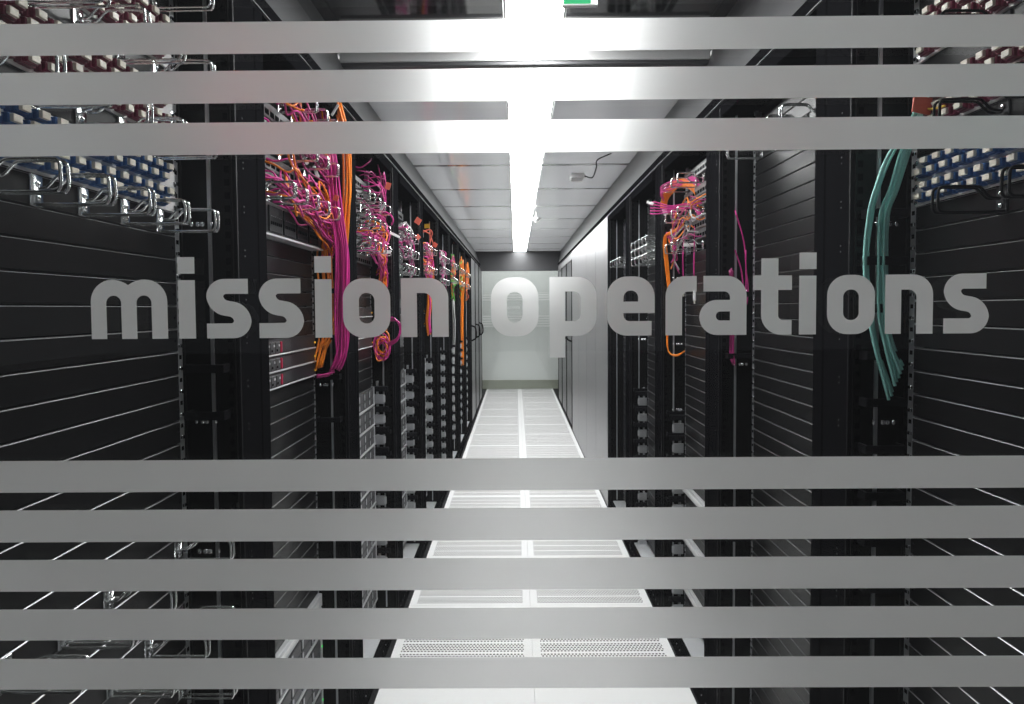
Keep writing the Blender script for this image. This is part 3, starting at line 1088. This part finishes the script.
for i in range(12):
    cx, cy, tilt = 382 + rnd.uniform(-1.5, 1.5), 346 + rnd.uniform(-5, 5), rnd.uniform(-0.5, 0.5)
    rx, ry = rnd.uniform(4, 7.5), rnd.uniform(8, 13)
    pts = []
    for q in range(13):
        a = 2 * math.pi * q / 12 + 0.3 * i
        x, y = rx * math.cos(a), ry * math.sin(a)
        pts.append(W(cx + x * math.cos(tilt) - y * math.sin(tilt), cy + x * math.sin(tilt) + y * math.cos(tilt), 2.82 + 0.02 * math.sin(a + i)))
    cable(pts, 'orange' if i % 2 else 'magenta', 0.0032, '%s turn of the cable coil beside the third left rack' % ('orange' if i % 2 else 'magenta'), 'coiled cables beside the third left rack')
for i in range(4):
    pts = [W(386, 318 + i, 2.8), W(394 + i, 318 + i, 2.76), W(400 + i * 0.5, 328, 2.76), W(397, 338 + i, 2.76), W(388, 343 + i, 2.8)]
    cable(pts, 'magenta', 0.003, 'magenta loop sticking out from the coil of the third left rack', 'magenta loops at the coil')

# farther left racks
for k, mats, cnt, zl in ((3, ['darkmagenta', 'grey_cable', 'magenta'], 12, [36, 38, 40]), (4, ['orange', 'magenta', 'magenta', 'salmon'], 26, [36, 37, 38, 40, 42]),
                         (5, ['darkmagenta', 'magenta', 'grey_cable'], 14, [37, 39, 41]), (6, ['green', 'magenta', 'darkmagenta', 'orange'], 16, [36, 38, 40]),
                         (7, ['orange', 'orange', 'salmon', 'green'], 16, [37, 39, 41]), (8, ['orange', 'salmon', 'orange'], 12, [37, 39, 40])):
    tangle(-1, k, cnt, [rowz(z) for z in zl], mats, '%%s patch lead in the upper part of the %s left rack' % ORD[k], 'patch leads in the %s left rack' % ORD[k],
           r=0.0042, yr=(-0.15, 0.22))
for k, mt, x, n_, ys_ in ((4, 'orange', 428, 6, (262, 300, 318, 335)), (6, 'green', 452, 4, (255, 270, 285, 300)), (6, 'grey_cable', 453, 3, (300, 330, 380, 430)),
                          (7, 'orange', 461, 6, (258, 280, 320, 365)), (8, 'orange', 467, 5, (264, 270, 280, 288)), (4, 'magenta', 429, 4, (290, 305, 320, 334))):
    Yk = 1.235 + 0.8 * k
    lbw = {'grey_cable': 'pale grey'}.get(mt, mt)
    bundle([(x + (i_ % 2) * 1.2, yy, Yk) for i_, yy in enumerate(ys_)], n_, 1.6, mt, 0.005,
           '%s cable hanging beside the %s left rack' % (lbw, ORD[k]), '%s cables beside the %s left rack' % (lbw, ORD[k]))

# third right rack
TR3 = '%s patch lead crowded behind the chrome rings of the third right rack'
tangle(1, 2, 16, [rowz(37), rowz(38), rowz(40), rowz(41)], ['darkmagenta', 'grey_cable', 'orange', 'magenta'], TR3, 'patch leads in the third right rack', yr=(-0.2, 0.2))
for i in range(6):
    o = i * 1.5
    arc = []
    for q in range(11):
        a = math.radians(-12 + 19.5 * q)
        arc.append(W(682 + (21 - o * 0.7) * math.cos(a), 203 - (24 - o) * math.sin(a) + (q * 0.4 if q > 6 else 0), 2.58 + 0.024 * q))
    if i < 4:
        arc.append(W(668 - i, 209 + o, 2.82))
    cable(arc, 'orange', 0.0029, 'orange cable arching over the front of the third right rack', 'arching orange cables of the third right rack')
for i in range(9):
    o = i * 1.3
    pts = [W(703, 196 + o, 2.58), W(700, 184 + o, 2.62), W(694, 176 + o * 0.8, 2.66), W(684, 180 + o * 0.4, 2.70), W(672, 180 + o, 2.72), W(661, 186 + o * 0.8, 2.75), W(664, 192 + o, 2.79)][: 7 if i % 2 else 4]
    cable(pts, 'magenta' if i % 3 else 'darkmagenta', 0.0028, 'magenta cable bunched above the orange arch of the third right rack', 'bunched magenta cables of the third right rack')
for i in range(5):
    pts = [W(702, 212 + i * 3, 2.60), W(694, 204 + i, 2.64), W(684, 204 + i * 1.5, 2.67), W(670, 206 + i * 1.5, 2.68), W(655, 202 + i * 3, 2.70), W(650, 203 + i * 2.6, 2.71)]
    cable(pts, 'magenta', 0.003, 'magenta lead sticking out level from the third right rack', 'level magenta leads of the third right rack')
for (x, y0, y1, Yd) in ((683, 232, 285, 2.68), (694, 226, 292, 2.64)):
    cable([W(x + 1, y0, Yd), W(x, (y0 + y1) / 2, Yd), W(x + 0.5, y1, Yd)], 'magenta', 0.003, 'magenta lead dangling with a white plug at its end, %s one' % ('shorter' if x < 690 else 'longer'), 'dangling magenta leads')
    mb = MB()
    p = W(x + 0.5, y1 + 4, Yd)
    mb.box(-0.006, 0.006, -0.005, 0.005, -0.02, 0.02, 'white', 0.002).box(-0.003, 0.003, -0.003, 0.003, -0.032, -0.02, 'cream').box(-0.003, 0.003, -0.003, 0.003, 0.02, 0.032, 'yellow')
    put('cable_plug', mb.mesh('cable_plug'), None, p, label='white plug on the %s dangling magenta lead' % ('shorter' if x < 690 else 'longer'), cat='plug')
put('label_clip', MB().box(-0.028, 0.028, -0.004, 0.004, -0.007, 0.007, 'white', 0.002).mesh('label_clip'), None, W(690, 245, 2.65),
    label='white label clip bridging the two dangling magenta leads', cat='label clip')
for i in range(3):
    pts = [W(684, 224 + i, 2.74), W(672, 231 + i, 2.76), W(664 + i, 238, 2.79), W(665 + i * 1.5, 262, 2.81), W(668 + i, 290, 2.81), W(667 + i, 325, 2.81), W(668, 350, 2.80), W(676, 356 - i, 2.78), W(685, 351, 2.76)]
    cable(pts[:9 if i < 2 else 6], 'orange', 0.0032, 'orange cable running down beside the third right rack', 'hanging orange cables of the third right rack')
# second right rack: a few pink leads in the side channel
for i, (x, y0, y1, b) in enumerate(((744, 210, 306, 9), (741, 250, 306, 6), (746, 250, 304, 0))):
    cable([W(x - b, y0, 2.02), W(x, (y0 * 2 + y1) / 3, 2.03), W(x + 2, (y0 + 2 * y1) / 3, 2.03), W(x + 1, y1, 2.02)], 'magenta', 0.0022,
          'magenta lead in the side channel of the second right rack', 'magenta leads in the second right rack')
bundle([(730, 270, 2.02), (732, 300, 2.03), (731, 350, 2.03), (733, 365, 2.02)], 4, 2.0, 'darkmagenta', 0.0022,
       'plum lead low in the side channel of the second right rack', 'plum leads in the second right rack')


# tags
def tag(px, py, Yd, w, h, mat, ang, label, cat='label tag', group=None):
    mb = MB().box(-w / 2, w / 2, -0.0015, 0.0015, -h / 2, h / 2, mat, 0.0006)
    p = W(px, py, Yd)
    o = put('cable_tag', mb.mesh('cable_tag'), None, p, (0, math.radians(ang), math.radians(rnd.uniform(-20, 20))), label, cat, group)
    return o


tag(922, 105, 1.13, 0.036, 0.030, 'salmon', 8, 'salmon tag at the top of the teal cables')
tag(289, 184, 1.86, 0.042, 0.022, 'white', 50, 'large white label tag hanging in the second left rack')
tag(293, 190, 1.84, 0.030, 0.020, 'white', 60, 'smaller white label tag beside the large one in the second left rack')
tag(305, 160, 1.88, 0.030, 0.010, 'white', 60, 'upper narrow white tag among the magenta leads')
tag(316, 172, 1.90, 0.036, 0.010, 'white', 70, 'narrow white tag near the orange leads of the second left rack')
tag(335, 110, 1.95, 0.04, 0.008, 'white', -50, 'slim white tag between the upper frosted stripes')
tag(336, 198, 1.96, 0.018, 0.018, 'salmon', 20, 'salmon tag on the ring of the second left rack')
tag(388, 186, 2.70, 0.022, 0.030, 'salmon', 20, 'salmon tag on a plum lead of the third left rack')
tag(404, 190, 3.5, 0.026, 0.03, 'salmon', 20, 'topmost salmon tag of the fourth left rack')
tag(418, 221, 3.5, 0.034, 0.034, 'salmon', 35, 'middle salmon tag of the fourth left rack')
tag(418, 237, 3.5, 0.026, 0.026, 'salmon', 45, 'lowest salmon tag of the fourth left rack')
tag(382, 208, 2.66, 0.012, 0.05, 'white', 35, 'white tag bent across the third left rack')
tag(370, 210, 2.66, 0.010, 0.04, 'white', -35, 'white tag leaning left in the third left rack')
tag(395, 235, 2.68, 0.045, 0.010, 'white', 25, 'white tag poking out of the third left rack')
tag(387, 252, 2.68, 0.03, 0.014, 'white', 0, 'white tag at the bottom ring of the third left rack')
tag(427, 210, 4.3, 0.04, 0.03, 'salmon', 10, 'salmon tag high in the fifth left rack')
tag(427, 226, 4.3, 0.04, 0.03, 'yellow', 0, 'yellow tag high in the fifth left rack')
tag(435, 245, 4.3, 0.03, 0.03, 'salmon', 30, 'lower salmon tag of the fifth left rack')
tag(443, 228, 5.1, 0.03, 0.03, 'salmon', 30, 'salmon tag of the sixth left rack')
tag(453, 241, 5.9, 0.03, 0.03, 'salmon', 30, 'salmon tag of the seventh left rack')
tag(650, 203, 2.70, 0.03, 0.012, 'white', 20, 'white tag at the tips of the level magenta leads')
tag(695, 218, 2.62, 0.04, 0.018, 'white', -25, 'white tag with the hanging leads of the third right rack')
tag(665, 212, 2.72, 0.018, 0.026, 'white', -20, 'white plug tag at the left of the third right rack')

# yellow and pale leads beside the salmon tag, nearest right rack
cable([W(925, 108, 1.14), W(932, 109, 1.12), W(945, 106, 1.09)], 'yellow', 0.0022, 'short yellow lead beside the salmon tag', 'leads beside the salmon tag')
cable([W(928, 104, 1.14), W(945, 101, 1.10), W(960, 96, 1.06)], 'grey_cable', 0.0025, 'pale grey lead above the yellow lead', 'leads beside the salmon tag')

# roof fittings
p = W(536, 221, 5.9)
t = thing('ceiling_sensor', 'white dome sensor hanging from the aisle roof beside the strip light', 'sensor', (p.x, p.y, RZ))
mb = MB().tube([(0, 0, 0), (0, 0, p.z - RZ + 0.03)], 0.006, 'white', 8)
put('stem', mb.mesh('stem'), t)
mb = MB()
for i in range(5):
    a0 = math.pi * i / 10
    mb.disc((0, 0, p.z - RZ + 0.03 - i * 0.009), (0, 0, -1), 0.042 * math.cos(a0), 0.010, 'white', 16)
put('dome', mb.mesh('dome', True), t)
p = WX(577, 178, 0.42)
t = thing('junction_box', 'small pale junction box fixed under the roof panels', 'junction box', (0.42, p.y, RZ))
put('box', MB().box(-0.045, 0.045, -0.06, 0.06, -0.035, 0.0, 'plate', 0.004).mesh('box'), t)
put('cover', MB().box(-0.03, 0.03, -0.04, 0.04, -0.04, -0.035, 'white', 0.002).mesh('cover'), t)
cable([Vector((0.47, p.y, RZ - 0.01)), Vector((0.53, p.y + 0.05, RZ - 0.01)), Vector((0.52, p.y - 0.25, RZ - 0.006)), Vector((0.50, p.y - 0.45, RZ - 0.008)), Vector((0.56, p.y - 0.6, RZ - 0.006))],
      'black', 0.004, 'thin black wire curving over the roof from the junction box', 'roof wire')
t = thing('exit_sign', 'small lit green sign under the roof near the strip light', 'sign', (0.185, 1.78, RZ - 0.02))
put('hanger', MB().box(-0.04, -0.034, 0.006, 0.014, 0.0, 0.11, 'bar').box(0.034, 0.04, 0.006, 0.014, 0.0, 0.11, 'bar').mesh('hanger'), t)
put('casing', MB().box(-0.05, 0.05, 0.0, 0.02, -0.035, 0.0, 'white', 0.002).mesh('casing'), t)
put('face', MB().box(-0.046, 0.030, -0.002, 0.0, -0.031, -0.004, 'signgreen').mesh('face'), t)
